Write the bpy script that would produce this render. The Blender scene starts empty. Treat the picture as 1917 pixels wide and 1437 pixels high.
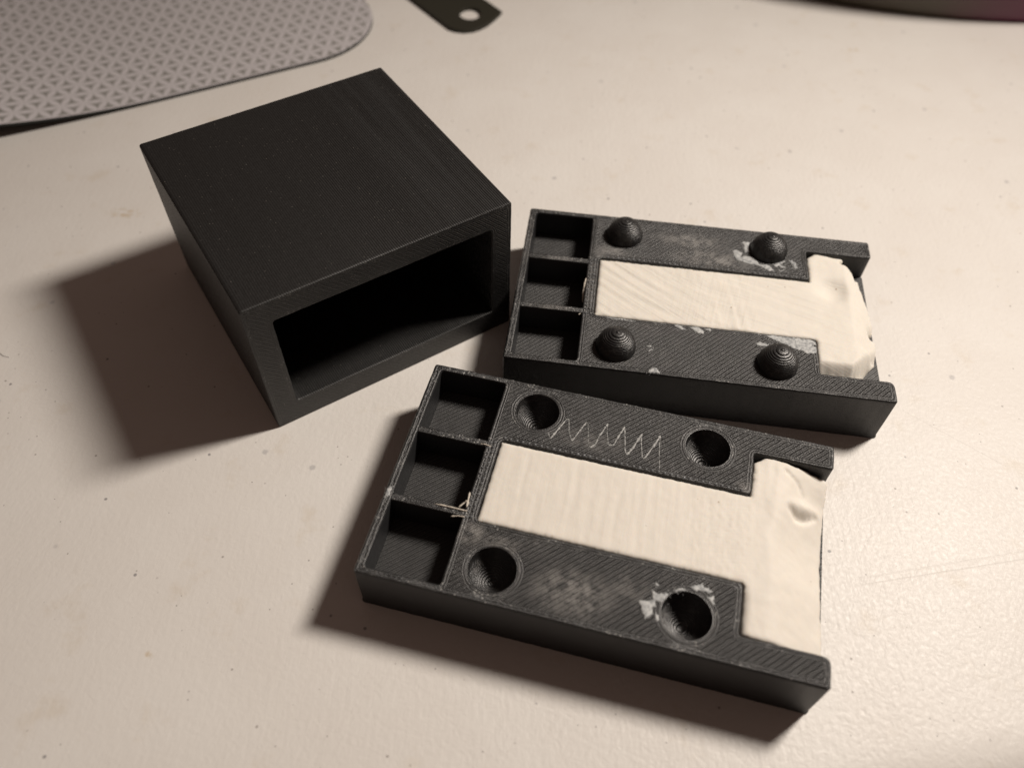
import bpy, math, random
import numpy as np
from mathutils import Vector, Matrix, noise
from mathutils.geometry import delaunay_2d_cdt

# ------------------------------------------------------------------ camera, world, lamp, exposure
S = 0.001                                   # everything below is written in millimetres
sc = bpy.context.scene
col = sc.collection
sc.render.engine = 'CYCLES'
sc.cycles.use_denoising = True
sc.cycles.max_bounces = 8
sc.view_settings.view_transform = 'Standard'
sc.view_settings.look = 'None'
sc.view_settings.exposure = 0.0
sc.view_settings.gamma = 1.0

PITCH, ROLL = math.radians(52.1265), math.radians(1.4871)
fw = Vector((0, math.cos(PITCH), -math.sin(PITCH)))
r0 = Vector((1, 0, 0)); u0 = r0.cross(fw)
rr = math.cos(ROLL)*r0 + math.sin(ROLL)*u0
uu = -math.sin(ROLL)*r0 + math.cos(ROLL)*u0
cam = bpy.data.cameras.new('camera')
cam_o = bpy.data.objects.new('camera', cam); col.objects.link(cam_o)
M = Matrix.Identity(4)
for i in range(3):
    M[i][0], M[i][1], M[i][2] = rr[i], uu[i], -fw[i]
M[2][3] = 121.275*S
cam_o.matrix_world = M
cam.sensor_fit = 'HORIZONTAL'; cam.sensor_width = 5.64
cam.lens = 1541.54/1917*5.64
cam.clip_start = 0.005; cam.clip_end = 20
cam.dof.use_dof = True
cam.dof.focus_distance = 0.139
cam.dof.aperture_fstop = 2.3
sc.camera = cam_o

w = bpy.data.worlds.new('World'); sc.world = w; w.use_nodes = True
bg = w.node_tree.nodes['Background']
bg.inputs[0].default_value = (1.0, 0.67, 0.545, 1); bg.inputs[1].default_value = 0.074

def lamp(name, loc, target, sx, sy, power, color):
    l = bpy.data.lights.new(name, 'AREA'); l.shape = 'ELLIPSE'; l.size = sx*S; l.size_y = sy*S
    l.energy = power; l.color = color; l.spread = math.radians(126)
    o = bpy.data.objects.new(name, l); col.objects.link(o)
    o.location = Vector(loc)*S
    o.rotation_euler = (Vector(target)-Vector(loc)).to_track_quat('-Z', 'Y').to_euler()
    return o
lamp('desk_lamp', (224, 190, 314), (-62, 18, 0), 60, 96, 0.85, (1.0, 0.905, 0.81))

# ------------------------------------------------------------------ helpers
random.seed(4)
def fbm(x, y, z=0.0, o=3):
    a, s, f = 0.0, 1.0, 1.0
    for _ in range(o):
        a += s*noise.noise((x*f, y*f, z+7.3*f)); s *= .5; f *= 2.03
    return a

def link(name, verts, faces, mats, parent=None, mat_idx=None, attrs=None, smooth=False):
    me = bpy.data.meshes.new(name)
    me.from_pydata([(v[0]*S, v[1]*S, v[2]*S) for v in verts], [], faces)
    if not isinstance(mats, (list, tuple)): mats = [mats]
    for m in mats: me.materials.append(m)
    if mat_idx is not None: me.polygons.foreach_set('material_index', mat_idx)
    if smooth is True: me.polygons.foreach_set('use_smooth', [True]*len(me.polygons))
    elif smooth: me.polygons.foreach_set('use_smooth', [bool(s) for s in smooth])
    for n, vals in (attrs or {}).items():
        a = me.attributes.new(n, 'FLOAT', 'POINT'); a.data.foreach_set('value', vals)
    me.update()
    o = bpy.data.objects.new(name, me); col.objects.link(o)
    if parent: o.parent = parent
    return o

def tag(o, label=None, cat=None, group=None, kind=None):
    if label: o['label'] = label
    if cat: o['category'] = cat
    if group: o['group'] = group
    if kind: o['kind'] = kind
    return o

def empty(name, loc, rz, label, cat, group=None):
    o = bpy.data.objects.new(name, None); col.objects.link(o)
    o.empty_display_size = 0.01
    o.location = Vector(loc)*S; o.rotation_euler = (0, 0, rz)
    return tag(o, label, cat, group)

def area2(P):
    return sum(P[i-1][0]*P[i][1]-P[i][0]*P[i-1][1] for i in range(len(P)))
def ccw(P): return list(P) if area2(P) > 0 else list(P)[::-1]

def fillet(P, r, n=4):
    """round every corner; r is one radius or a list"""
    out = []
    for i, p in enumerate(P):
        ri = r[i] if isinstance(r, (list, tuple)) else r
        a = Vector(P[i-1])-Vector(p); b = Vector(P[(i+1) % len(P)])-Vector(p)
        la, lb = a.length, b.length; a.normalize(); b.normalize()
        ang = math.acos(max(-1, min(1, a.dot(b))))
        d = min(ri/math.tan(ang/2), la*.45, lb*.45)
        p0, p2 = Vector(p)+a*d, Vector(p)+b*d
        for k in range(n+1):
            t = k/n
            q = (1-t)**2*p0+2*t*(1-t)*Vector(p)+t*t*p2
            out.append((q.x, q.y))
    return out

def resample(P, step):
    out = []
    for i in range(len(P)):
        a, b = Vector(P[i]), Vector(P[(i+1) % len(P)])
        n = max(1, int(round((b-a).length/step)))
        for k in range(n):
            q = a.lerp(b, k/n); out.append((q.x, q.y))
    return out

def normals(P):
    """outward normals of a ccw loop, mitred"""
    n = len(P); out = []
    for i in range(n):
        a, b, c = P[i-1], P[i], P[(i+1) % n]
        e1 = Vector((b[0]-a[0], b[1]-a[1])); e2 = Vector((c[0]-b[0], c[1]-b[1]))
        if e1.length < 1e-9: e1 = e2
        if e2.length < 1e-9: e2 = e1
        e1.normalize(); e2.normalize()
        n1 = Vector((e1.y, -e1.x)); n2 = Vector((e2.y, -e2.x))
        m = n1+n2
        if m.length < 1e-6: m = n1.copy()
        m.normalize(); s = 1/max(.5, m.dot(n1)); out.append((m.x*s, m.y*s))
    return out

def inside(P, pts):
    x, y = pts[:, 0], pts[:, 1]; r = np.zeros(len(pts), bool); n = len(P)
    for i in range(n):
        x1, y1 = P[i-1]; x2, y2 = P[i]
        c = (y1 > y) != (y2 > y)
        if y1 != y2: r ^= c & (x < (x2-x1)*(y-y1)/(y2-y1)+x1)
    return r

def dist_loops(loops, pts):
    d = np.full(len(pts), 1e9)
    for P in loops:
        A = np.array(P); B = np.roll(A, -1, 0)
        for a, b in zip(A, B):
            ab = b-a; L = ab@ab
            t = np.clip(((pts-a)@ab)/max(L, 1e-12), 0, 1)
            d = np.minimum(d, np.hypot(*(pts-a-t[:, None]*ab).T))
    return d

def cap(loops, step, margin=.15, jitter=.25):
    """triangulate the area inside loops[0] and outside the others, with interior points"""
    V = []; E = []
    for P in loops:
        b = len(V); V += [Vector(p) for p in P]
        E += [(b+i, b+(i+1) % len(P)) for i in range(len(P))]
    nl = len(V)
    if step:
        A = np.array(loops[0]); lo, hi = A.min(0), A.max(0)
        gx, gy = np.meshgrid(np.arange(lo[0], hi[0], step), np.arange(lo[1], hi[1], step))
        rng = np.random.RandomState(1)
        pts = np.stack([gx.ravel(), gy.ravel()], 1)+rng.uniform(-jitter, jitter, (gx.size, 2))*step
        ok = inside(loops[0], pts)
        for h in loops[1:]: ok &= ~inside(h, pts)
        pts = pts[ok]; pts = pts[dist_loops(loops, pts) > margin]
        V += [Vector(p) for p in pts]
    vo, eo, fo, ov, oe, of = delaunay_2d_cdt(V, E, [], 0, 1e-6)
    vo = [(v.x, v.y) for v in vo]
    idx = {}
    for k, src in enumerate(ov):
        for s_ in src: idx[s_] = k
    C = np.array([np.mean([vo[i] for i in f], 0) for f in fo])
    ok = inside(loops[0], C)
    for h in loops[1:]: ok &= ~inside(h, C)
    F = []
    for f, k in zip(fo, ok):
        if k:
            a = area2([vo[i] for i in f])
            F.append(list(f) if a > 0 else list(f)[::-1])
    return vo, F, idx

def prism(name, loops, rows, top_z, cham, mats, parent, step=.6, mapf=None, bottom=None, edge_loops=None, wall_only=False):
    """loops[0] outer (ccw), the rest holes. rows = [(z, outward offset)] from the bottom up (below the chamfer).
    mats = [top, wall]; holes' walls follow rows too (no flare)."""
    loops = [ccw(loops[0])]+[ccw(h) for h in loops[1:]]
    V = []; F = []; mi = []; edge = []; sm = []
    tops = []
    for li, P in enumerate(loops):
        N = normals(P); n = len(P); sg = 1 if li == 0 else -1
        base = len(V); rws = list(rows)
        zs = [(z, (o if li == 0 else 0)) for z, o in rws]+([(top_z-cham, 0)] if cham else [])+[(top_z, -cham*.8*sg)]
        for z, o in zs:
            for (x, y), (nx, ny) in zip(P, N):
                V.append((x+nx*o, y+ny*o, z)); edge.append(0.0)
        for r in range(len(zs)-1):
            for i in range(n):
                j = (i+1) % n
                q = [base+r*n+i, base+r*n+j, base+(r+1)*n+j, base+(r+1)*n+i]
                F.append(q if sg > 0 else q[::-1]); mi.append(1); sm.append(1)
        tops.append([(x+nx*(-cham*.8*sg), y+ny*(-cham*.8*sg)) for (x, y), (nx, ny) in zip(P, N)])
    if not wall_only:
        vo, f2, idx = cap(tops, step)
        d = dist_loops(edge_loops or tops, np.array(vo))
        b = len(V)
        for (x, y), e in zip(vo, d): V.append((x, y, top_z)); edge.append(float(e))
        F += [[b+i for i in f] for f in f2]; mi += [0]*len(f2); sm += [0]*len(f2)
        if bottom is not None:
            vo, f2, idx = cap(loops, None)
            b = len(V)
            for (x, y) in vo: V.append((x, y, bottom)); edge.append(5.0)
            F += [[b+i for i in f][::-1] for f in f2]; mi += [1]*len(f2); sm += [0]*len(f2)
    if mapf: V = [mapf(*v) for v in V]
    return link(name, V, F, mats, parent, mi, {'edge': edge}, smooth=sm)

def lathe(name, groups, center, n, mat, parent, wob=0.0):
    """turned form; each group of (radius, z) is smooth in itself and meets the next with a crease"""
    V = []; F = []
    if not isinstance(groups[0][0], (list, tuple)): groups = [groups]
    for prof in groups:
        b = len(V)
        for (r, z) in prof:
            for i in range(n):
                a = 2*math.pi*i/n
                rr_ = r+(wob*fbm(math.cos(a)*2.5, math.sin(a)*2.5, z*9) if r > .15 else 0)
                V.append((center[0]+rr_*math.cos(a), center[1]+rr_*math.sin(a), z))
        for k in range(len(prof)-1):
            for i in range(n):
                j = (i+1) % n
                F.append((b+k*n+i, b+k*n+j, b+(k+1)*n+j, b+(k+1)*n+i))
    return link(name, V, F, mat, parent, smooth=True)

# ------------------------------------------------------------------ node helper
class NT:
    def __init__(self, name):
        self.m = bpy.data.materials.new(name); self.m.use_nodes = True
        self.t = self.m.node_tree; self.b = self.t.nodes['Principled BSDF']
    def n(self, typ, **kw):
        nd = self.t.nodes.new(typ)
        for k, v in kw.items(): setattr(nd, k, v)
        return nd
    def put(self, sock, v):
        if v is None: return
        if isinstance(v, bpy.types.NodeSocket): self.t.links.new(v, sock)
        else: sock.default_value = v
    def math(self, op, a, b=None, c=None, clamp=False):
        nd = self.n('ShaderNodeMath', operation=op, use_clamp=clamp)
        for s_, v in zip(nd.inputs, (a, b, c)): self.put(s_, v)
        return nd.outputs[0]
    def pos(self, obj=True, scale=1000.0):
        tc = self.n('ShaderNodeTexCoord')
        v = self.n('ShaderNodeVectorMath', operation='SCALE')
        self.put(v.inputs[0], tc.outputs['Object']); v.inputs[3].default_value = scale
        return v.outputs[0]
    def sep(self, v):
        nd = self.n('ShaderNodeSeparateXYZ'); self.put(nd.inputs[0], v); return nd.outputs
    def comb(self, x, y, z=0.0):
        nd = self.n('ShaderNodeCombineXYZ')
        for s_, v in zip(nd.inputs, (x, y, z)): self.put(s_, v)
        return nd.outputs[0]
    def vmul(self, v, s3):
        nd = self.n('ShaderNodeVectorMath', operation='MULTIPLY'); self.put(nd.inputs[0], v); nd.inputs[1].default_value = s3
        return nd.outputs[0]
    def noise(self, v, scale, detail=3, rough=.5):
        nd = self.n('ShaderNodeTexNoise'); self.put(nd.inputs['Vector'], v)
        nd.inputs['Scale'].default_value = scale; nd.inputs['Detail'].default_value = detail; nd.inputs['Roughness'].default_value = rough
        return nd.outputs[0]
    def voro(self, v, scale, feature='F1', out='Distance'):
        nd = self.n('ShaderNodeTexVoronoi', feature=feature); self.put(nd.inputs['Vector'], v); nd.inputs['Scale'].default_value = scale
        return nd.outputs[out]
    def ramp(self, v, a, b, c=0.0, d=1.0, smooth=True):
        nd = self.n('ShaderNodeMapRange'); nd.interpolation_type = 'SMOOTHSTEP' if smooth else 'LINEAR'
        self.put(nd.inputs[0], v)
        for i, q in enumerate((a, b, c, d)): self.put(nd.inputs[i+1], q)
        return nd.outputs[0]
    def mix(self, f, a, b):
        nd = self.n('ShaderNodeMix', data_type='RGBA')
        self.put(nd.inputs[0], f)
        for s_, v in ((nd.inputs[6], a), (nd.inputs[7], b)):
            self.put(s_, v if isinstance(v, bpy.types.NodeSocket) else (*v, 1))
        return nd.outputs[2]
    def attr(self, name):
        return self.n('ShaderNodeAttribute', attribute_name=name).outputs['Fac']
    def bump(self, h, dist, strength=1.0):
        nd = self.n('ShaderNodeBump'); self.put(nd.inputs['Height'], h)
        nd.inputs['Distance'].default_value = dist*S; nd.inputs['Strength'].default_value = strength
        self.t.links.new(nd.outputs[0], self.b.inputs['Normal'])
    def set(self, **kw):
        for k, v in kw.items():
            if isinstance(v, tuple) and k.endswith('Color'): v = (*v, 1)
            self.put(self.b.inputs[k.replace('_', ' ')], v)

def spot_mask(N, xyz, cx, cy, rx, ry):
    dx = N.math('MULTIPLY', N.math('SUBTRACT', xyz[0], cx), 1/rx)
    dy = N.math('MULTIPLY', N.math('SUBTRACT', xyz[1], cy), 1/ry)
    d = N.math('SQRT', N.math('ADD', N.math('MULTIPLY', dx, dx), N.math('MULTIPLY', dy, dy)))
    return N.ramp(d, 1.0, .15)

BLACK = (0.020, 0.0195, 0.0195)
def plastic_top(name, smudges=(), rough=.35, amp=.096, dusty=.36, sgn=1, axes=(0, 1), use_edge=True, dark=1.0):
    """black printed plastic, infill lines at 45 degrees and outline lines along the edges"""
    N = NT(name); v = N.pos(); x = N.sep(v); X, Y = x[axes[0]], x[axes[1]]
    wob = N.math('MULTIPLY', N.math('SUBTRACT', N.noise(v, .9, 2), .5), .16)
    wl = N.math('ADD', N.math('MULTIPLY', N.math('SUBTRACT', Y, N.math('MULTIPLY', X, sgn)), .7071), wob)
    l1 = N.math('ABSOLUTE', N.math('SINE', N.math('MULTIPLY', wl, math.pi/.707)))
    l2 = N.math('ABSOLUTE', N.math('SINE', N.math('MULTIPLY', wl, math.pi/.3535)))
    # every bead of plastic is laid a little differently
    al = N.math('ADD', N.math('MULTIPLY', N.math('ADD', Y, X), .10), 0.0)
    idn = N.noise(N.comb(N.math('MULTIPLY', N.math('FLOOR', N.math('MULTIPLY', wl, 1/.707)), 3.7), al, 0.0), 1.0, 3)
    hatch = N.math('ADD', N.math('MULTIPLY', l1, N.math('ADD', .05, N.math('MULTIPLY', idn, .85))), N.math('MULTIPLY', l2, .62))
    if use_edge:
        e = N.attr('edge')
        per = N.math('MULTIPLY', N.math('ABSOLUTE', N.math('SINE', N.math('MULTIPLY', e, math.pi/.42))), .8)
        f = N.ramp(e, .78, .9)
        hm = N.n('ShaderNodeMix', data_type='FLOAT'); N.put(hm.inputs[0], f); N.put(hm.inputs[2], per); N.put(hm.inputs[3], hatch)
        h = hm.outputs[0]
    else: h = hatch
    grain = N.noise(v, 6.0, 4, .7)
    h = N.math('ADD', h, N.math('MULTIPLY', grain, .9))
    h = N.math('ADD', h, N.math('MULTIPLY', N.noise(v, .25, 2), 1.6))
    N.bump(h, amp)
    base = N.mix(N.noise(v, 1.1, 4, .65), tuple(q*dark for q in (.0115, .0115, .0118)), tuple(q*dark for q in (.034, .0335, .033)))
    # pale dust caught between the lines
    dn = N.noise(v, .22, 4, .6); fine = N.noise(v, 4.5, 3, .7)
    dust = N.math('MULTIPLY', N.ramp(dn, .48, .75), N.math('MULTIPLY', N.ramp(fine, .42, .72), dusty))
    for (cx, cy, rx, ry, a) in smudges:
        m = N.math('MULTIPLY', spot_mask(N, x, cx, cy, rx, ry), N.math('MULTIPLY', N.ramp(N.math('ADD', N.math('MULTIPLY', N.noise(v, .55, 4, .65), .7), N.math('MULTIPLY', fine, .35)), .42, .62), a))
        dust = N.math('MAXIMUM', dust, m)
    base = N.mix(dust, base, (.235, .225, .212))
    sp = N.math('MULTIPLY', N.ramp(N.voro(v, 1.5), .12, .06), N.ramp(N.noise(v, .45, 2), .52, .62))
    base = N.mix(N.math('MULTIPLY', sp, .6), base, (.34, .32, .28))
    if use_edge:
        rim = N.math('MULTIPLY', N.ramp(N.attr('edge'), 1.1, .35), N.ramp(N.noise(v, .35, 3, .6), .42, .62))
        dots = N.math('MULTIPLY', N.ramp(N.math('ADD', N.voro(v, 1.9), N.math('MULTIPLY', fine, .10)), .36, .20), rim)
        rim = N.math('MULTIPLY', rim, 1.0 if dark == 1.0 else .25)
        base = N.mix(N.math('MULTIPLY', rim, N.ramp(fine, .42, .72, 0, .55)), base, (.20, .203, .205))
        base = N.mix(N.math('MULTIPLY', dots, .85 if dark == 1.0 else .3), base, (.40, .395, .375))
    N.set(Base_Color=base, Roughness=N.ramp(grain, .3, .7, rough-.06, rough+.12), Specular_IOR_Level=.65)
    return N.m

def plastic_wall(name, axis=2, pitch=.22, rough=.42, amp=.02, col=(.016, .0155, .016)):
    N = NT(name); v = N.pos(); x = N.sep(v)
    a = N.math('ADD', x[axis], N.math('MULTIPLY', N.noise(v, .5, 2), .12))
    l = N.math('ABSOLUTE', N.math('SINE', N.math('MULTIPLY', a, math.pi/pitch)))
    lay = N.noise(N.comb(0.0, 0.0, N.math('MULTIPLY', N.math('FLOOR', N.math('MULTIPLY', a, 1/pitch)), 1.37)), 1.0, 1)
    h = N.math('ADD', l, N.math('ADD', N.math('MULTIPLY', lay, .8), N.math('MULTIPLY', N.noise(v, 3.0, 3), .8)))
    N.bump(h, amp)
    N.set(Base_Color=N.mix(N.noise(v, .4, 3), tuple(c*.8 for c in col), tuple(c*1.35 for c in col)), Roughness=rough, Specular_IOR_Level=.5)
    return N.m

def plastic_plain(name, col=(.017, .0165, .0165), rough=.4, amp=.02, sc_=3.0):
    N = NT(name); v = N.pos(); N.bump(N.noise(v, sc_, 4, .6), amp)
    N.set(Base_Color=col, Roughness=rough, Specular_IOR_Level=.5); return N.m

def clay_mat(name, col, strokes):
    N = NT(name); v = N.pos(); x = N.sep(v)
    big = N.noise(v, .35, 3)
    c = N.mix(N.ramp(big, .35, .7), tuple(a*.97 for a in col), col)
    sp = N.math('MULTIPLY', N.ramp(N.voro(v, .38), .085, .05), N.ramp(N.noise(v, .3, 1), .55, .6))
    c = N.mix(N.math('MULTIPLY', sp, .7), c, (.30, .22, .14))
    h = N.math('ADD', N.math('MULTIPLY', N.noise(v, 3.2, 4, .6), .16), N.math('MULTIPLY', N.noise(v, 11.0, 3), .06))
    for ang, freq, amp, x0, x1 in strokes:
        t = math.radians(ang); al, ac = (math.cos(t), math.sin(t)), (-math.sin(t), math.cos(t))
        A_ = N.math('ADD', N.math('MULTIPLY', x[0], al[0]), N.math('MULTIPLY', x[1], al[1]))
        C_ = N.math('ADD', N.math('MULTIPLY', x[0], ac[0]), N.math('MULTIPLY', x[1], ac[1]))
        st = N.noise(N.comb(N.math('MULTIPLY', A_, .05), N.math('MULTIPLY', C_, freq), ang*.1), 1.0, 4, .6)
        m = N.math('MULTIPLY', N.ramp(x[0], x0, x0+6), N.ramp(x[0], x1, x1-6))
        h = N.math('ADD', h, N.math('MULTIPLY', N.math('MULTIPLY', st, m), amp))
    N.bump(h, .10)
    N.set(Base_Color=c, Roughness=.56, Specular_IOR_Level=.3, Subsurface_Weight=.2, Subsurface_Radius=(1.0, .8, .6), Subsurface_Scale=.0005)
    return N.m

def residue_mat(name, c1=(.20, .212, .22), c2=(.52, .53, .525)):
    N = NT(name); v = N.pos()
    N.bump(N.noise(v, 4.0, 4, .7), .06)
    N.set(Base_Color=N.mix(N.ramp(N.noise(v, 1.8, 5, .7), .32, .62), c1, c2), Roughness=.5)
    return N.m

# ------------------------------------------------------------------ table
def table_mat():
    N = NT('white_plastic_table'); v = N.pos(); x = N.sep(v)
    warp = N.noise(v, .25, 2)
    vw = N.n('ShaderNodeVectorMath', operation='ADD'); N.put(vw.inputs[0], v); N.put(vw.inputs[1], N.comb(N.math('MULTIPLY', warp, 2.2), N.math('MULTIPLY', N.noise(v, .31, 2), 2.2), 0.0))
    vw = vw.outputs[0]
    peb = N.voro(vw, 1.15, 'SMOOTH_F1'); peb2 = N.noise(vw, 1.7, 4, .6)
    # brushed streaks across the grain
    X, Y = x[0], x[1]
    sx = N.math('ADD', N.math('MULTIPLY', X, .50), N.math('MULTIPLY', Y, .87)); sy = N.math('SUBTRACT', N.math('MULTIPLY', Y, .50), N.math('MULTIPLY', X, .87))
    st = N.noise(N.comb(N.math('MULTIPLY', sx, .16), N.math('MULTIPLY', sy, 1.2), 0.0), 1.0, 4, .6)
    st2 = N.noise(N.comb(N.math('MULTIPLY', X, 1.15), N.math('MULTIPLY', Y, .12), 3.0), 1.0, 3, .6)
    ms = N.ramp(N.noise(v, .03, 2), .4, .62)
    h = N.math('ADD', N.math('MULTIPLY', peb, .9), N.math('MULTIPLY', peb2, 1.0))
    h = N.math('ADD', h, N.math('MULTIPLY', st, N.math('MULTIPLY', ms, 1.6)))
    h = N.math('ADD', h, N.math('MULTIPLY', st2, 1.0))
    h = N.math('ADD', h, N.math('MULTIPLY', N.noise(v, .12, 2), .7))
    # a few straight scratches
    for (x0, y0, x1, y1, wd) in ((97.7, 164.4, 118, 146.6, .22), (54.3, 56.8, 92, 64, .22), (54.0, 55.6, 92, 62.7, .16), (70, 92, 88, 78, .1)):
        L = math.hypot(x1-x0, y1-y0); ux, uy = (x1-x0)/L, (y1-y0)/L
        al = N.math('ADD', N.math('MULTIPLY', N.math('SUBTRACT', X, x0), ux), N.math('MULTIPLY', N.math('SUBTRACT', Y, y0), uy))
        pe = N.math('ABSOLUTE', N.math('ADD', N.math('MULTIPLY', N.math('SUBTRACT', X, x0), -uy), N.math('MULTIPLY', N.math('SUBTRACT', Y, y0), ux)))
        m = N.math('MULTIPLY', N.ramp(pe, wd, 0.0), N.math('MULTIPLY', N.ramp(al, 0, 3), N.ramp(al, L, L-3)))
        h = N.math('SUBTRACT', h, N.math('MULTIPLY', m, .45))
    h = N.math('MULTIPLY', h, N.ramp(X, -70, 50, .45, 1.0))
    N.bump(h, .050)
    c = N.mix(N.ramp(N.noise(v, .05, 4, .6), .35, .7), (.765, .732, .69), (.79, .762, .722))
    # yellowish drips, grey wear and many specks of dirt
    for (cx, cy, rx, ry) in ((-86, 139, 5, 2.4), (-52.5, 42.0, 1.1, .9), (92, 214, 2.5, 1.5)):
        m = N.math('MULTIPLY', spot_mask(N, x, cx, cy, rx, ry), N.math('MULTIPLY', N.ramp(N.noise(v, .9, 3), .42, .62), .6))
        c = N.mix(m, c, (.56, .43, .26))
    c = N.mix(N.math('MULTIPLY', N.ramp(N.noise(v, .13, 4, .6), .57, .75), .26), c, (.62, .52, .38))
    for sc_, lo, gate, a, cc in ((.16, .056, .36, .65, (.13, .125, .14)), (.27, .070, .44, .6, (.20, .17, .15)), (.10, .075, .32, .4, (.27, .27, .29)), (.5, .09, .56, .6, (.20, .18, .17))):
        d = N.math('ADD', N.voro(v, sc_), N.math('MULTIPLY', N.math('SUBTRACT', N.noise(v, 1.4, 2), .5), .045))
        m = N.math('MULTIPLY', N.ramp(d, lo, lo*.45), N.ramp(N.voro(v, sc_, 'F1', 'Color'), gate, gate+.08))
        c = N.mix(N.math('MULTIPLY', m, a), c, cc)
    N.set(Base_Color=c, Roughness=N.ramp(peb2, .3, .7, .38, .52), Specular_IOR_Level=.36)
    return N.m

def build_table():
    a = math.atan2(35.2-30.1, 74.2-48.7); ex, ey = (math.cos(a), math.sin(a)), (-math.sin(a), math.cos(a))
    o = (48.7, 30.1)
    prof = [(760, -28), (760, -3), (757, 0)]+[(d, 0) for d in (500, 300, 200, 120, 60, 20, 1.2)]+[(0, -.02), (-1.2, -.09), (-3, -.26), (-4.5, -.60), (-6.5, -1.5), (-8.5, -3.2), (-10, -5.5), (-11, -9), (-11.4, -14), (-11.4, -28)]
    us = [-520, -300, -150, -60, 0, 60, 150, 300, 480]
    V = []; F = []
    for u_ in us:
        for d, z in prof: V.append((o[0]+ex[0]*u_+ey[0]*d, o[1]+ex[1]*u_+ey[1]*d, z))
    n = len(prof)
    for i in range(len(us)-1):
        for j in range(n-1):
            F.append((i*n+j, i*n+j+1, (i+1)*n+j+1, (i+1)*n+j))
        F.append((i*n+n-1, i*n, (i+1)*n, (i+1)*n+n-1))
    F.append(list(range(n))[::-1]); F.append([(len(us)-1)*n+j for j in range(n)])
    t = link('table', V, F, table_mat(), smooth=[1]*(len(F)-2)+[0, 0])
    m = t.modifiers.new('sharp', 'EDGE_SPLIT'); m.split_angle = math.radians(35)
    tag(t, 'white plastic table top with fine grain, specks and scratches under everything', kind='structure')
build_table()

# ------------------------------------------------------------------ mould halves
Wd, Ln, H, FLOOR = 40.0, 67.5, 10.6, 5.3
PEGS = [(19.4, 34.5), (19.4, 5.3), (47.6, 34.5), (47.6, 5.5)]
COMP = (1.4, 12.8, 1.2, 38.8)                     # recess left of the channel
wall_m = plastic_wall('black_plastic_layers', col=(.021, .0215, .0225))
floor_m = plastic_top('black_plastic_floor', rough=.45, amp=.05, dusty=.06, use_edge=False)
def peg_mat():
    N = NT('black_plastic_steps'); v = N.pos()
    f = N.noise(v, 5.0, 4, .65); N.bump(f, .05)
    d = N.math('MULTIPLY', N.ramp(N.noise(v, .7, 3, .6), .50, .72), N.ramp(f, .40, .68, 0, .5))
    N.set(Base_Color=N.mix(d, (.023, .0228, .023), (.24, .225, .21)), Roughness=.30, Specular_IOR_Level=.6)
    return N.m
peg_m = peg_mat()
bead_m = plastic_plain('black_plastic_beads', (.13, .135, .14), rough=.3, amp=.02)
resid_m = residue_mat('dried_clay_film')
pale_m = residue_mat('pale_clay_crumb', (.55, .49, .41), (.72, .66, .57))
scratch_m = residue_mat('scratch_dust', (.25, .25, .245), (.44, .445, .43))

def wobble(P, a, seed, fr=.5):
    N_ = normals(P)
    return [(x+nx*a*fbm(x*fr+seed, y*fr), y+ny*a*fbm(x*fr+seed, y*fr)) for (x, y), (nx, ny) in zip(P, N_)]

def u_outline(seed):
    P = [(0, 0), (Ln, 0), (Ln, 4.5), (55, 4.5), (55, 12.45), (15, 12.45), (15, 27.5), (55, 27.5), (55, 35.4), (Ln, 35.4), (Ln, Wd), (0, Wd)]
    R = [.5, .5, 1.2, .35, .8, .9, .9, .8, .35, .7, .5, .5]
    return wobble(resample(fillet(P, R), .45), .045, seed, .9)

def patch(pts, z, th, mat, parent, name='clay_smear', seed=0, step=.11, rough=.17):
    P = resample(ccw(pts), step)
    N_ = normals(P)
    P = [(x+nx*rough*fbm(x*2.9+seed, y*2.9, 1, 4), y+ny*rough*fbm(x*2.9+seed, y*2.9, 1, 4)) for (x, y), (nx, ny) in zip(P, N_)]
    vo, F, idx = cap([P], .22, .06)
    d = dist_loops([P], np.array(vo))
    V = [(x, y, z+th*min(1, .25+e/.15)*(1+.35*fbm(x*2, y*2, seed))) for (x, y), e in zip(vo, d)]
    rs = random.Random(seed)
    n = len(V); b = []
    for p in P: V.append((p[0], p[1], z-.02))
    for i in range(len(P)):
        j = (i+1) % len(P)
        if i in idx and j in idx: F.append([n+i, n+j, idx[j], idx[i]])
    for _ in range(min(40, 5+len(P)//6)):             # crumbs broken off its rim
        (x, y), (nx, ny) = rs.choice(list(zip(P, N_))); q = abs(rs.gauss(0, .38))+.04; rad = rs.uniform(.03, .12)/(1+q)
        x += nx*q; y += ny*q; k0 = len(V); ph = rs.uniform(0, 6)
        for k in range(5):
            rr_ = rad*rs.uniform(.6, 1.3); V.append((x+rr_*math.cos(ph+k*1.2566), y+rr_*math.sin(ph+k*1.2566), z-.01))
        V.append((x, y, z+rad*.7)); F += [(k0+k, k0+(k+1) % 5, k0+5) for k in range(5)]
    return link(name, V, F, mat, parent, smooth=True)

def ribbon(pts, wid, z, th, mat, parent, name, seed=0):
    """a thin uneven ridge along a polyline"""
    V = []; F = []
    for s_ in range(len(pts)-1):
        a, b = Vector(pts[s_]), Vector(pts[s_+1]); L = (b-a).length; n = max(2, int(L/.12))
        dr = (b-a)/L; nr = Vector((-dr.y, dr.x)); w0 = wid[s_]
        st = len(V)
        for k in range(n+1):
            q = a.lerp(b, k/n)+nr*.04*fbm(k*.25+seed+s_, s_)
            ww = max(.012, w0*(1+1.3*fbm(k*.45+s_*3.1, seed)))
            if k in (0, n): ww *= .5
            V += [tuple((*(q+nr*ww), z-.01)), tuple((*q, z+th*(1+.5*fbm(k*.4, s_)))), tuple((*(q-nr*ww), z-.01))]
        for k in range(n):
            i = st+3*k
            F += [(i, i+1, i+4, i+3), (i+1, i+2, i+5, i+4)]
    return link(name, V, F, mat, parent, smooth=True)

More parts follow.
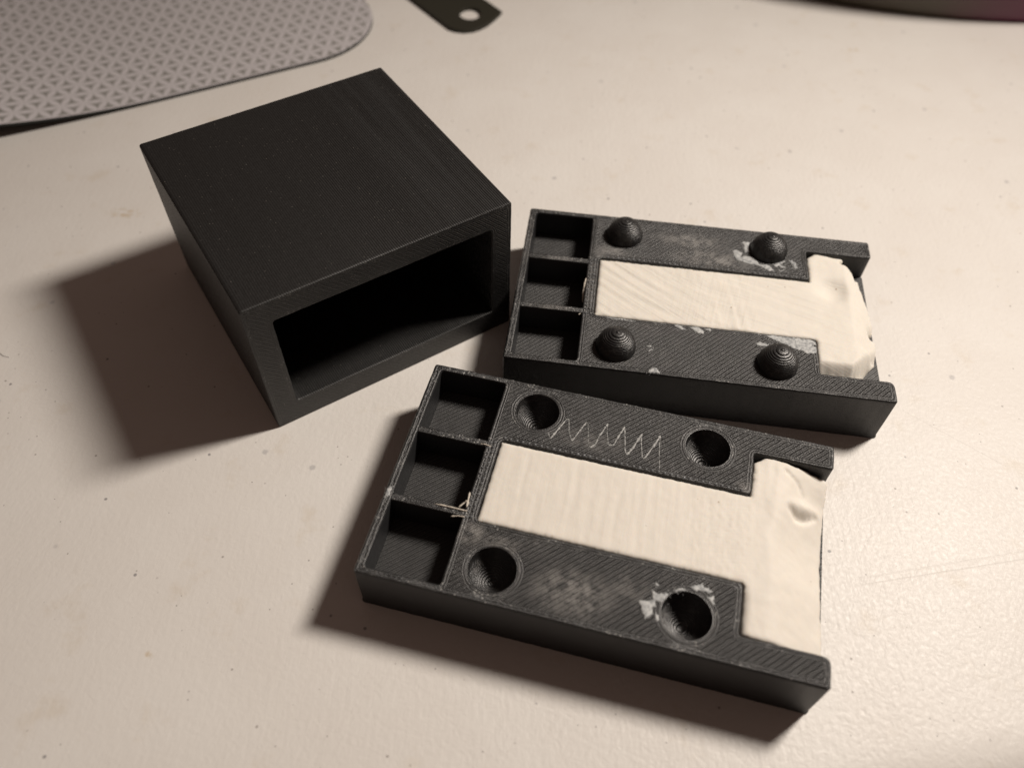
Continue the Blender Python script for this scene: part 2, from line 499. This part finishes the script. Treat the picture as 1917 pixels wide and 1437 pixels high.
def beads(rows, z, parent):
    """tiny turn-round blobs of the infill, left proud in rows along the edges"""
    V = []; F = []
    for (x0, y0, x1, y1, pitch, sz, ang) in rows:
        L = math.hypot(x1-x0, y1-y0); n = int(L/pitch)
        for k in range(n+1):
            if random.random() < .06: continue
            x = x0+(x1-x0)/L*pitch*k+random.uniform(-.05, .05); y = y0+(y1-y0)/L*pitch*k+random.uniform(-.05, .05)
            ra = sz*random.uniform(.8, 1.2); rb = ra*.62; c, s_ = math.cos(ang), math.sin(ang); b = len(V)
            hh = sz*.75*random.uniform(.6, 1.2)
            for (f, zz) in ((1, -.02), (.75, hh*.6)):
                for i in range(7):
                    t = 2*math.pi*i/7; px, py = ra*f*math.cos(t), rb*f*math.sin(t)
                    V.append((x+c*px-s_*py, y+s_*px+c*py, z+zz))
            V.append((x, y, z+hh))
            for i in range(7):
                j = (i+1) % 7
                F += [(b+i, b+j, b+7+j, b+7+i), (b+7+i, b+7+j, b+14)]
    o = link('edge_bead', V, F, bead_m, parent, smooth=True); o['kind'] = 'stuff'
    return o

def mold(pose, label, smudges, seed, pegged):
    root = empty('mold_half', (pose[0], pose[1], 0), math.radians(pose[2]), label, 'mold', 'two printed mold halves')
    top_m = plastic_top('black_plastic_top', smudges)
    outer = u_outline(seed)
    cx0, cx1, cy0, cy1 = COMP
    holes = [wobble(resample(fillet([(cx0, cy0), (cx1, cy0), (cx1, cy1), (cx0, cy1)], .5), .5), .03, seed+3, .9)]
    if not pegged:
        for (px, py) in PEGS:
            holes.append([(px+3.62*math.cos(2*math.pi*i/40), py+3.62*math.sin(2*math.pi*i/40)) for i in range(40)])
    rows = [(0, .08), (.3, .07), (.7, -.07), (2.2, -.06), (5.0, -.02), (H-.6, 0)]
    # holes: one prism call per rim keeps the walls simple
    b = prism('body', [outer]+holes, rows, H, .18, [top_m, wall_m], root, step=.55)
    # floors of the recess, of the channel and of the open end
    P = fillet([(cx0+.02, cy0+.02), (cx1-.02, cy0+.02), (cx1-.02, cy1-.02), (cx0+.02, cy1-.02)], .5)
    link('recess_floor', [(x, y, 5.0) for x, y in P], [list(range(len(P)))], floor_m, root)
    Q = [(Ln, 4.45), (Ln, 35.45), (54.6, 35.45), (54.6, 28), (14.6, 28), (14.6, 12), (54.6, 12), (54.6, 4.45)]
    link('channel_floor', [(x, y, FLOOR) for x, y in Q]+[(Ln, 4.45, 0), (Ln, 35.45, 0)], [[0, 1, 2, 3, 4, 5, 6, 7], [8, 9, 1, 0]], floor_m, root)
    # two thin walls across the recess
    for y0, y1 in ((12.55, 13.85), (25.6, 26.9)):
        D = wobble(resample([(cx0-.3, y0), (cx1+.3, y0), (cx1+.3, y1), (cx0-.3, y1)], .4), .035, seed+y0, 1.2)
        prism('divider', [D], [(4.9, 0), (7, 0)], H-.03, .14, [top_m, wall_m], root, step=.4)
    for (px, py) in PEGS:
        if pegged:
            hgt, R, n = 3.85, 3.5, 15; lay = hgt/n
            rad = lambda t: R*max(0.0, 1-t**2.0)**.57
            G = [[(R+.10, H-.05), (R+.03, H+.02)]]
            for k in range(n):
                r1, r2 = rad(k/n), max(.25, rad((k+1)/n)); z0 = H+k*lay; d = max(.06, r1-r2)
                G.append([(r1-.09, z0+.01), (r1+.04, z0+lay*.30), (r1-.02, z0+lay*.68), (r1-d*.35, z0+lay*.95), (max(.2, r2-.04), z0+lay*1.03)])
            G.append([(.36, H+hgt-.02), (.34, H+hgt+.05), (.15, H+hgt+.10), (.001, H+hgt+.11)])
            lathe('peg', G, (px, py), 48, peg_m, root, wob=.035)
        else:
            dep, R, n = 5.0, 3.62, 19; lay = dep/n
            rad = lambda t: R*max(0.0, 1-t**2.5)**.78
            G = [[(R+.16, H+.008), (R+.08, H+.03), (R-.02, H)]]
            for k in range(n):
                r1, r2 = rad(k/n), max(.12, rad((k+1)/n)); z0 = H-k*lay; d = max(.05, r1-r2)
                G.append([(r1, z0), (r1-.08, z0-lay*.35), (r1-.07, z0-lay*.7), (r1-d*.4, z0-lay*.98), (max(.05, r2), z0-lay)])
            G.append([(.2, H-dep), (.001, H-dep-.02)])
            G = [g[::-1] for g in G][::-1]
            lathe('socket', G, (px, py), 48, peg_m, root, wob=.03)
    a45 = math.radians(45)
    rows = [(15.5, 27.92, 54, 27.92, 1.0, .34, a45), (14.15, 12.8, 14.15, 27.2, 1.0, .32, a45*.6), (13.45, 12.6, 13.45, 27.4, 1.0, .30, a45*.6),
            (1.9, .62, 12.8, .62, .75, .16, a45), (1.9, 39.35, 12.8, 39.35, .75, .15, a45), (.7, 1.5, .7, 39, .62, .14, a45), (15.5, .55, 66, .55, 1.0, .15, a45),
            (2.2, 13.2, 12.6, 13.2, .8, .15, a45), (2.2, 26.25, 12.6, 26.25, .8, .15, a45), (14, 39.4, 66, 39.4, 1.0, .14, a45)]
    if pegged: rows += [(15.5, 12.0, 45, 12.0, 1.0, .15, a45)]
    beads(rows, H, root)
    return root

# poses measured from the photograph (mm, degrees)
POSE_A = (-1.741, 92.024, -6.685); POSE_B = (-22.292, 51.169, -13.009)
A = mold(POSE_A, 'black printed mold half with four round pegs standing up beside its clay channel',
         [(37, 30.5, 11, 3.4, .8), (17, 29.5, 5, 2.6, .7), (33, 35, 10, 3, .7), (14, 20, 1.5, 9, .5), (7, 26, 6, 1.2, .5), (7, 13, 6, 1.2, .55), (.7, 30, 1, 9, .4)], 1, True)
B = mold(POSE_B, 'black printed mold half with four round socket holes beside its clay channel',
         [(31.5, 4.8, 8.5, 5.2, .85), (14.8, 10.2, 3.6, 2.8, .8), (19, 9.6, 6, 2, .5), (29, 31, 9, 2.6, .35), (39, 7.5, 5, 3, .4), (54, 28.5, 2, 2, .6)], 9, False)
A.name = 'mold_half'

FL_A = [
 [(42.14,36.0),(42.81,36.43),(44.12,36.47),(43.85,35.13),(44.05,33.6),(43.03,33.24),(42.75,34.64),(42.89,35.63)],
 [(40.55,33.49),(41.53,33.81),(42.54,33.16),(42.12,31.83),(42.99,32.28),(44.39,32.18),(45.43,31.2),(45.8,30.21),(46.87,30.53),(47.5,30.32),(48.39,29.22),(47.62,28.64),(46.6,29.25),(45.57,30.02),(43.67,30.19),(42.61,30.49),(41.23,30.9),(40.73,32.09)],
 [(48.27,30.75),(49.27,31.3),(50.3,32.0),(51.04,32.1),(50.13,31.4),(49.66,30.96),(50.68,30.34),(50.02,29.93),(49.31,30.44),(48.76,30.05)],
 [(51.34,32.44),(52.1,32.43),(52.7,31.9),(52.92,30.54),(52.46,30.0),(52.1,30.87),(51.63,31.73)],
 [(49.25,29.35),(49.87,29.22),(50.49,29.85),(50.19,29.19),(49.65,28.95)],
 [(45.73,11.89),(46.78,12.16),(49.15,12.2),(51.51,12.13),(53.88,12.2),(54.75,11.68),(54.8,10.94),(53.99,10.8),(54.8,10.51),(54.7,9.03),(52.81,8.64),(52.31,9.29),(51.15,9.32),(50.17,9.8),(49.42,10.32),(47.65,10.9)],
 [(44.14,9.73),(44.79,10.25),(45.64,10.06),(46.5,9.88),(45.84,9.25),(45.05,9.24),(44.28,9.33)],
 [(29.33,12.02),(30.33,12.25),(31.14,11.75),(31.64,11.21),(31.05,10.99),(30.04,11.44)],
 [(32.24,11.92),(33.14,12.25),(34.04,12.19),(35.04,11.26),(34.83,10.69),(33.84,10.67),(33.04,11.22)],
 [(35.04,11.93),(35.84,12.19),(36.34,11.86),(35.93,11.33)],
 [(25.4,.69),(25.86,1.33),(26.63,1.44),(27.32,.73),(27.33,.36),(26.37,.34),(25.32,.26)],
 [(24.91,6.25),(25.78,6.58),(25.6,6.1)], [(25.15,5.11),(25.62,5.71),(26.02,5.51)],
 [(17.0,12.1),(20,12.15),(22.6,11.9),(20.5,11.75),(18,11.8)]]
FL_B = [
 [(40.72,5.87),(41.04,6.12),(41.66,6.24),(41.99,6.11),(42.63,6.62),(42.22,7.82),(42.6,8.0),(43.13,7.62),(43.74,7.86),(44.75,8.05),(44.3,7.25),(43.95,6.5),(43.78,6.41),(43.07,6.39),(43.08,5.71),(42.75,5.29),(42.94,4.49),(42.61,4.07),(41.99,3.49),(41.68,4.0),(41.18,4.63),(41.17,5.22),(40.82,5.47)],
 [(43.4,4.75),(43.8,4.5),(43.9,4.0),(43.7,3.56),(43.3,3.63)], [(42.65,9.29),(43.16,9.11),(43.06,8.73),(42.73,8.74)],
 [(45.41,8.7),(46.1,9.45),(46.91,9.4),(47.1,9.15),(46.36,8.95),(45.6,8.6)],
 [(47.66,9.67),(48.07,10.3),(49.3,10.8),(49.59,10.34),(50.14,10.4),(50.66,9.92),(50.23,9.46),(49.66,9.66),(48.79,9.61),(48.29,9.2)],
 [(49.9,8.84),(50.29,8.96),(50.96,9.31),(51.24,8.95),(50.96,8.53),(51.39,8.21),(51.26,7.84),(50.87,8.05),(50.47,8.45)],
 [(2.0,17.2),(2.3,17.9),(1.4,18.4),(.5,18.0),(.4,17.2),(1.1,16.9)]]
FL_B[-1] = [(.25, 12.6), (.9, 13.2), (1.0, 14.4), (.6, 15.0), (.2, 14.2)]
for i, f in enumerate(FL_A): patch(f, H, .12, resid_m, A, seed=i)
for i, f in enumerate(FL_B): patch(f, H, .12, resid_m, B, seed=30+i)
ZZ = [(21.97,30.84),(22.59,29.68),(24.39,34.25),(24.76,34.27),(25.26,31.86),(26.09,30.17),(27.65,34.44),(28.02,34.08),(28.7,30.57),(29.16,29.68),(29.94,30.61),(30.12,32.0),(31.16,35.07),(31.22,33.73),(31.89,30.98),(32.71,31.05),(33.92,35.19),(34.76,30.44),(35.15,29.83),(35.77,31.13),(36.9,34.49),(36.97,32.9),(37.6,29.9),(37.96,29.86),(38.98,32.41),(39.83,34.83),(39.97,32.53),(40.59,28.31)]
ZW = [.06,.11,.09,.06,.06,.10,.09,.04,.05,.13,.11,.12,.05,.06,.13,.09,.06,.06,.11,.11,.06,.05,.06,.08,.13,.05,.05]
ribbon(ZZ, ZW, H+.03, .06, scratch_m, B, 'zigzag_scratch', 2)

# ------------------------------------------------------------------ clay in the two channels
def smooth01(t):
    t = np.clip(t, 0, 1); return t*t*(3-2*t)
def clay(name, pose, label, outline, hf, zb, mat, step=.33):
    root = None
    P = resample(ccw(outline), .3)
    P = wobble(P, .09, pose[0], 1.1)
    vo, F, idx = cap([P], step, .1, .3)
    pts = np.array(vo); d = dist_loops([P], pts)
    z = hf(pts[:, 0], pts[:, 1])
    nz = np.array([fbm(x*.9, y*.9, pose[0]) for x, y in vo])
    z = z+.022*nz-.30*np.exp(-d/.16)
    zbv = np.array([zb(x, y) for x, y in P])
    V = [(x, y, max(q, 5.36)) for (x, y), q in zip(vo, z)]
    n = len(V)
    for p, q in zip(P, zbv): V.append((p[0], p[1], q))
    for i in range(len(P)):
        j = (i+1) % len(P)
        if i in idx and j in idx: F.append([n+i, n+j, idx[j], idx[i]])
    o = link(name, V, F, mat, None, smooth=True)
    o.location = (pose[0]*S, pose[1]*S, 0); o.rotation_euler = (0, 0, math.radians(pose[2]))
    return tag(o, label, 'clay', 'clay fillings of the mold halves')

def lerp_noise1(x, f, seed):
    return np.array([fbm(v*f, seed, 0, 3) for v in np.atleast_1d(x)])

def dpoly(x, y, P):
    d = np.full_like(x, 1e9)
    for (ax, ay), (bx, by) in zip(P[:-1], P[1:]):
        L = (bx-ax)**2+(by-ay)**2
        t = np.clip(((x-ax)*(bx-ax)+(y-ay)*(by-ay))/L, 0, 1)
        d = np.minimum(d, np.hypot(x-ax-t*(bx-ax), y-ay-t*(by-ay)))
    return d
def hA(x, y):
    z = np.full_like(x, 10.42)
    # knife strokes fanning out over the strip
    ang = np.radians(-38+.75*(x-15)*.55)
    s_ = (x-15)*np.sin(ang)*-1+(y-20)*np.cos(ang)
    str1 = np.array([fbm(a*1.05, b*.05, 2.0, 4) for a, b in zip(s_, x)])
    w1 = smooth01((34-x)/10)
    s2 = (y-20)*.93+(x-30)*.30
    str2 = np.array([fbm(a*.85, b*.045, 5.0, 4) for a, b in zip(s2, x)])
    s3 = x*.96+y*.18
    str3 = np.array([fbm(a*.9, b*.07, 9.0, 3) for a, b in zip(s3, y)])
    w3 = np.exp(-((x-40)/3.5)**2)+.5*np.exp(-((x-30)/6)**2)*(y > 21)
    z += .11*str1*w1+.08*str2*(1-w1)*smooth01((60-x)/8)+.09*str3*w3
    # open end: drops towards the edge, with a thumb dent and a torn lower corner
    e = smooth01((x-61.8)/6.2)
    z -= e*3.7*np.where(y > 12, 1, .8)
    lump = np.array([fbm(a*.28, b*.28, 11.0, 3) for a, b in zip(x, y)])
    z += .08*lump*smooth01((x-54)/4)
    dx_, dy_ = x-59.7, y-25.6
    u_ = dx_*.80-dy_*.60; v_ = dx_*.60+dy_*.80
    z -= 1.15*np.exp(-((np.where(u_ > 0, u_/2.2, u_/3.6))**2+(v_/2.8)**2)**1.3)
    # steep cut face along the near arm
    line = np.where(x < 61, 8.0, 8.0+(x-61)*1.15)
    t = smooth01((line-y)/3.6)
    rid = np.array([fbm(a*1.5, 3.0, 1.0, 2) for a in x+(y-8)*.35])
    z -= t*(3.3+.35*rid)*np.where(x > 55, 1, 0)
    # far side sinks beside the arm
    z -= np.where((x > 55), 1, 0)*1.0*smooth01((y-33)/2.5)*smooth01((x-58)/3)*.5
    z -= 1.6*smooth01((x-63.5)/2)*smooth01((y-28)/3)*.5
    z -= 1.3*np.exp(-(((x-66.6)/.9)**2+((y-18.4)/1.3)**2))
    return z
OUT_A = [(15.12, 12.6), (54.9, 12.6), (55.15, 12.2), (55.15, 4.7), (62.8, 4.7), (63.6, 7.0), (65.0, 9.65), (66.05, 11.1), (66.9, 12.2), (67.25, 15.8), (67.2, 18.0), (66.5, 18.15), (66.45, 18.8), (67.1, 19.3), (67.15, 21.5), (66.9, 23.5), (66.7, 25.2), (66.1, 27.2), (66.0, 29.4), (66.1, 31.2), (65.9, 32.4), (65.3, 32.2), (64.6, 31.0), (63.7, 32.0), (62.7, 33.0), (61.5, 33.2), (61.4, 34.0), (62.2, 34.6), (62.1, 35.2), (61.3, 35.28), (56.6, 35.25), (55.15, 33.9), (55.12, 27.35), (15.12, 27.35)]
def hB(x, y):
    z = np.full_like(x, 10.40)
    s1 = x+y*.06+.25*np.array([fbm(a*.15, b*.2, 3.0, 2) for a, b in zip(x, y)])
    rip = np.array([fbm(a*.95, b*.05, 4.0, 3) for a, b in zip(s1, y)])
    z += .042*rip*smooth01((58-x)/7)*smooth01((x-14)/3)
    # pressed grain near the throat
    gr = np.array([fbm(a*1.6, b*1.6, 6.0, 3) for a, b in zip(x, y)])
    z += .05*gr*np.exp(-((x-51)/5.5)**2)
    # open end falls away
    e = smooth01((x-58.5)/9.5)
    drop = 4.0-1.7*smooth01((y-29)/6)-.4*smooth01((12-y)/6)
    z -= e*drop
    lump = np.array([fbm(a*.38, b*.38, 14.0, 3) for a, b in zip(x, y)])
    z += .09*lump*smooth01((x-55)/4)
    # thumb print: steep at its upper left, running out towards the near side
    rho = np.hypot((x-65.2)/6.3, (y-20.5)/7.6)
    z -= .95*smooth01((1.2-rho)/.95)*smooth01((y-10.5)/11)
    z += .08*np.exp(-((rho-1.17)/.2)**2)*smooth01((y-22)/5)
    z += .85*np.exp(-(((x-64.2)/2.0)**2+((y-28.4)/1.15)**2)**1.2)
    z -= .70*np.exp(-(dpoly(x, y, [(61.4, 27.4), (62.5, 26.5), (63.8, 26.8), (65.5, 28.0)])/.55)**2)
    z -= .32*np.exp(-(dpoly(x, y, [(60.3, 33.6), (62.2, 32.4), (63.3, 30.7), (63.6, 29.2)])/.38)**2)
    z -= .05*np.exp(-(dpoly(x, y, [(61.6, 25.2), (60.8, 22.6), (60.5, 19.6)])/.45)**2)
    z -= .22*np.exp(-(dpoly(x, y, [(61.0, 17.0), (61.0, 21.5), (61.6, 24.5), (62.4, 26.2)])/1.7)**2)
    z += .0*np.exp(-(dpoly(x, y, [(58.6, 26.5), (57.9, 22), (58.0, 15)])/1.0)**2)
    z += .04*np.exp(-((x-57.5)/.35)**2)*smooth01((y-28)/3)+.03*np.exp(-((x-59.0)/.3)**2)*smooth01((y-29)/3)
    z -= .02*np.exp(-((x-56.2-(20-y)*.05)/.6)**2)*smooth01((y-11)/4)*smooth01((26-y)/4)
    z -= .3*np.exp(-((x-55.3)/.5)**2)*smooth01((12-y)/2)
    return z
OUT_B = [(15.1, 12.58), (54.9, 12.58), (55.25, 12.1), (55.3, 8), (55.35, 4.9), (56.4, 4.62), (66.9, 4.6), (67.3, 5.4), (67.3, 9.5), (67.1, 12.3), (67.12, 20), (67.1, 26.4), (67.15, 29), (67.25, 32), (67.3, 34.2), (66.8, 34.95), (65.5, 35.1), (62.5, 35.3), (58.5, 35.25), (57.1, 35.2), (55.2, 33.8), (55.12, 27.36), (15.1, 27.36)]
zbf = lambda x, y: 5.34 if x > 54.5 else 8.2
cm_a = clay_mat('cream_clay', (.80, .76, .685), [(-36, 1.4, 1.3, 6, 40), (-17, 1.2, 1.0, 28, 66), (80, 1.6, .8, 26, 48)])
cm_b = clay_mat('cream_clay_worked', (.80, .755, .68), [(92, .7, .5, 10, 60), (10, 1.8, .6, 46, 58)])
clay('modelling_clay', POSE_A, 'cream clay with knife strokes and a torn end, filling the mold half with pegs', OUT_A, hA, zbf, cm_a)
clay('modelling_clay', POSE_B, 'cream clay with cross ripples and thumb dents, filling the mold half with holes', OUT_B, hB, zbf, cm_b)

# ------------------------------------------------------------------ crumbs of clay left on the dividers
def to_world(pose, x, y, z):
    t = math.radians(pose[2]); c, s_ = math.cos(t), math.sin(t)
    return (pose[0]+c*x-s_*y, pose[1]+s_*x+c*y, z)
def roll(pose, pts, rad, label, cat='clay crumb', name='clay_crumb', group='clay crumbs on the mold halves', mat=None):
    V = []; F = []; n = 7
    pts = [Vector(p) for p in pts]
    dense = []
    for i in range(len(pts)-1):
        for k in range(6): dense.append((pts[i].lerp(pts[i+1], k/6)))
    dense.append(pts[-1])
    m = len(dense)
    for i, p in enumerate(dense):
        d = (dense[min(m-1, i+1)]-dense[max(0, i-1)]).normalized()
        a = d.orthogonal().normalized(); b = d.cross(a)
        tt = i/(m-1); rr_ = rad*min(1, .3+6*min(tt, 1-tt))*(1+.6*fbm(i*.4, rad*31, p.x))*.72
        for k in range(n):
            t = 2*math.pi*k/n; V.append(tuple(p+a*rr_*math.cos(t)+b*rr_*math.sin(t)))
    for i in range(m-1):
        for k in range(n):
            j = (k+1) % n; F.append((i*n+k, i*n+j, (i+1)*n+j, (i+1)*n+k))
    F.append(list(range(n))[::-1]); F.append([(m-1)*n+k for k in range(n)])
    o = link(name, V, F, mat or pale_m, None, smooth=True)
    o.location = (pose[0]*S, pose[1]*S, 0); o.rotation_euler = (0, 0, math.radians(pose[2]))
    return tag(o, label, cat, group)
roll(POSE_B, [(8.1, 13.55, H+.02), (10.4, 13.55, H+.12), (12.7, 13.52, H+.12), (13.4, 13.6, H+.05)], .17, 'long thin clay sliver lying along the lower divider of the holed mold half')
roll(POSE_B, [(11.1, 12.15, H-.1), (12.2, 12.45, H+.05), (13.2, 12.5, H+.08)], .16, 'short clay sliver at the near edge of the lower divider, holed mold half')
roll(POSE_B, [(11.7, 14.08, H-.5), (12.4, 15.0, H-.25), (12.9, 15.5, H+.02)], .19, 'stubby clay roll sticking out over the middle compartment, holed mold half')
roll(POSE_B, [(13.0, 14.2, H+.03), (12.9, 15.4, H+.05), (12.75, 16.9, H-.05)], .24, 'clay smear on the wall corner beside the clay channel, holed mold half')
roll(POSE_B, [(11.9, 25.9, H), (12.6, 25.95, H+.08), (13.8, 25.8, H+.05)], .13, 'pale clay streak on the upper divider of the holed mold half')
roll(POSE_A, [(12.75, 16.3, H-1.2), (12.7, 18.2, H-.75), (12.75, 20.3, H-.35), (12.85, 21.6, H-.1)], .36, 'clay bulge squeezed onto the middle compartment wall, pegged mold half')
roll(POSE_A, [(12.2, 12.0, H-.05), (12.6, 12.3, H+.05)], .16, 'tiny clay crumb at the corner of the near compartment, pegged mold half')

# ------------------------------------------------------------------ hollow sleeve
def sleeve():
    SW, SD, SH = 48.66, 48.39, 29.9
    root = empty('sleeve', (-41.232, 83.092, 0), math.radians(33.80), 'hollow black printed box sleeve with a wide rectangular opening facing front', 'sleeve')
    out = wobble(resample(fillet([(0, 0), (SW, 0), (SW, SH), (0, SH)], .55), .6), .03, 3, .5)
    hole = wobble(resample(fillet([(4.45, 4.95), (44.6, 4.95), (44.6, 25.45), (4.45, 25.45)], .7), .6), .05, 6, .7)
    rim_m = plastic_top('black_plastic_rim', [], rough=.46, amp=.05, dusty=.10, sgn=-1, axes=(0, 2), dark=.5)
    # walls: fine lines run front to back, with a few broad ripples near the right side
    N = NT('black_plastic_shell'); v = N.pos(); x = N.sep(v)
    a = N.math('ADD', N.math('ADD', x[0], N.math('MULTIPLY', x[2], 1.0)), N.math('MULTIPLY', N.noise(v, .35, 2), .2))
    l = N.math('ABSOLUTE', N.math('SINE', N.math('MULTIPLY', a, math.pi/.40)))
    rp = N.noise(N.comb(N.math('MULTIPLY', a, .55), N.math('MULTIPLY', x[1], .02), 0.0), 1.0, 3, .55)
    band = N.ramp(x[0], 24, 43)
    h = N.math('ADD', N.math('MULTIPLY', l, N.ramp(x[0], 14, 46, .35, 2.4)), N.math('MULTIPLY', rp, N.math('ADD', .5, N.math('MULTIPLY', band, 4.5))))
    h = N.math('ADD', h, N.math('MULTIPLY', N.noise(v, 3.6, 4, .65), .55))
    N.bump(h, .055)
    c = N.mix(N.noise(v, 1.4, 4, .6), (.004, .0038, .0036), (.0095, .009, .0083))
    sp = N.math('MULTIPLY', N.ramp(N.voro(v, 1.1), .15, .06), N.ramp(N.noise(v, .5, 2), .42, .60))
    c = N.mix(N.math('MULTIPLY', sp, .38), c, (.20, .185, .16))
    N.set(Base_Color=c, Roughness=N.math('ADD', N.ramp(N.noise(v, 2.5, 3), .3, .7, .50, .58), N.math('MULTIPLY', N.math('MULTIPLY', N.ramp(rp, .35, .65), .15), N.ramp(x[0], 30, 42, .06, 1.0))), Specular_IOR_Level=.70)
    shell_m = N.m
    ymap = lambda u_, z, d: (u_, -d, z)       # prism runs along -y: local depth d = -y
    # shell from y = 2 back to the closed end
    prism('shell', [out, hole], [(-SD+.12, 0), (-SD*.5, 0)], -2.0, 0, [shell_m, shell_m], root, step=None, mapf=ymap)
    vo, F, _ = cap([ccw(out)], None)
    link('back_wall', [(x_, SD-.12, z_) for x_, z_ in vo], [f[::-1] for f in F], shell_m, root)
    vo, F, _ = cap([ccw(hole)], None)
    link('inner_back', [(x_, SD-4.0, z_) for x_, z_ in vo], F, shell_m, root)
    prism('rim', [out, hole], [(-2.0, 0), (-.35, 0)], 0.0, .16, [rim_m, shell_m], root, step=.6, mapf=ymap)
    return root
sleeve()

# ------------------------------------------------------------------ mouse pad
def mouse_pad():
    N = NT('petal_print'); v = N.pos(); x = N.sep(v); X, Y = x[0], x[1]
    a0 = 5.2; hgt = a0*math.sqrt(3)/2
    tot = None
    for k in range(3):
        t = math.radians(60*k)
        px = N.math('ADD', N.math('MULTIPLY', X, math.cos(t)/a0), N.math('MULTIPLY', Y, math.sin(t)/a0))
        py = N.math('ADD', N.math('MULTIPLY', X, -math.sin(t)/a0), N.math('MULTIPLY', Y, math.cos(t)/a0))
        row = N.math('ROUND', N.math('MULTIPLY', py, 2/math.sqrt(3)))
        yy = N.math('ABSOLUTE', N.math('SUBTRACT', py, N.math('MULTIPLY', row, math.sqrt(3)/2)))
        tt = N.math('SUBTRACT', N.math('FRACT', N.math('SUBTRACT', px, N.math('MULTIPLY', row, .5))), .5)
        wv = N.math('SUBTRACT', N.math('MULTIPLY', N.math('SUBTRACT', 1.0, N.math('MULTIPLY', N.math('MULTIPLY', tt, tt), 4.0)), .158), yy)
        tot = wv if tot is None else N.math('MAXIMUM', tot, wv)
    m = N.ramp(tot, -.012, .014)
    c = N.mix(m, (.255, .247, .232), (.58, .553, .568))
    c = N.mix(N.math('MULTIPLY', N.noise(v, .5, 3), .12), c, (.30, .28, .26))
    N.bump(N.noise(v, 4.0, 3), .04)
    N.set(Base_Color=c, Roughness=.7)
    rub = plastic_plain('black_rubber', (.012, .014, .012), .8)
    R, TH = 22.0, .75
    cen = []
    P = [(-190, 0), (-R, 0)]
    P += [(-R+R*math.sin(q), R-R*math.cos(q)) for q in [math.radians(a) for a in range(6, 90, 6)]]
    P += [(0, R), (0, 190), (-190, 190)]
    P = resample(P, 3.0)
    lift = lambda u_, v_: 0.15+.0018*max(0, -u_-61)**2.05*math.exp(-max(0, v_)/70)
    root = empty('mouse_pad', (-34, 211, 0), math.radians(28.0), 'pale mouse pad printed with grey triangle petals, near edge curling up', 'mouse pad')
    vo, F, idx = cap([ccw(P)], 3.0, .8)
    print_o = link('printed_surface', [(x_, y_, TH+lift(x_, y_)) for x_, y_ in vo], F, N.m, root, smooth=True)
    V = []; F2 = []; n = len(P); Pc = ccw(P)
    for x_, y_ in Pc: V.append((x_, y_, TH-.02+lift(x_, y_)))
    for x_, y_ in Pc: V.append((x_, y_, lift(x_, y_)))
    for i in range(n):
        j = (i+1) % n; F2.append((n+i, n+j, j, i))
    b = len(V)
    V += [(x_, y_, lift(x_, y_)) for x_, y_ in vo]; F2 += [[b+i for i in f][::-1] for f in F]
    link('rubber_base', V, F2, rub, root)
mouse_pad()

# ------------------------------------------------------------------ steel strip with a hole
def strip():
    N = NT('dark_steel'); v = N.pos()
    N.bump(N.noise(N.vmul(v, (1, .1, 1)), 2.0, 3), .02)
    N.set(Base_Color=(.030, .028, .020), Metallic=.0, Roughness=.55, Specular_IOR_Level=.3)
    dx, dy = -.62, .785
    e = 110
    P = [(-19.9, 218.4), (-18.0, 217.4), (-15.9, 217.0), (-13.4, 217.6), (-11.3, 219.0), (-9.3, 221.2), (-7.7, 223.8), (-5.6, 228.0), (-5.6+dx*e, 228.0+dy*e), (-19.9+dx*e, 218.4+dy*e)]
    hole = [(-14.6+3.0*math.cos(t), 226.3+3.3*math.sin(t)) for t in [2*math.pi*i/28 for i in range(28)]]
    o = prism('steel_strip', [resample(P, 2.5), hole], [(.1, 0)], 1.0, .12, [N.m, N.m], None, step=None, bottom=.1)
    tag(o, 'dark flat steel strip with rounded end and a punched hole, far edge of table', 'metal strip')
strip()

# ------------------------------------------------------------------ big round dish at the far right
def dish():
    root = empty('round_dish', (142.4, 393.5, 0), 0, 'dark plum round dish cut off at the far right corner', 'dish')
    N = NT('plum_glaze'); v = N.pos(); x = N.sep(v)
    f = N.ramp(N.math('ADD', x[0], N.math('MULTIPLY', N.noise(v, .05, 2), 14)), -22, 12)
    N.set(Base_Color=N.mix(f, (.075, .060, .042), (.125, .025, .060)), Roughness=.45)
    lathe('wall', [(160.5, .2), (162.5, .2), (163.2, 2), (164, 8), (166, 22), (167, 34), (166, 35), (164.5, 34), (163, 22), (160, 6)], (0, 0), 128, N.m, root)
    lathe('bottom', [(160.6, 1.0), (159, 5.0), (80, 4.6), (.001, 4.6)], (0, 0), 96, N.m, root)
dish()

# ------------------------------------------------------------------ one loose hair
def hair():
    m = plastic_plain('dark_hair', (.03, .022, .016), .5)
    pts = [(-99.5, 101.8, .08), (-98.2, 99.6, .1), (-97.2, 98.4, .12), (-96.2, 97.75, .1), (-95.1, 97.5, .08)]
    V = []; F = []
    for i, p in enumerate(pts):
        for k in range(5):
            t = 2*math.pi*k/5; V.append((p[0]+.035*math.cos(t), p[1]+.015*math.cos(t), p[2]+.035*math.sin(t)))
    for i in range(len(pts)-1):
        for k in range(5):
            j = (k+1) % 5; F.append((i*5+k, i*5+j, (i+1)*5+j, (i+1)*5+k))
    tag(link('hair', V, F, m, smooth=True), 'single short dark hair lying on the table by the left edge', 'hair')
hair()
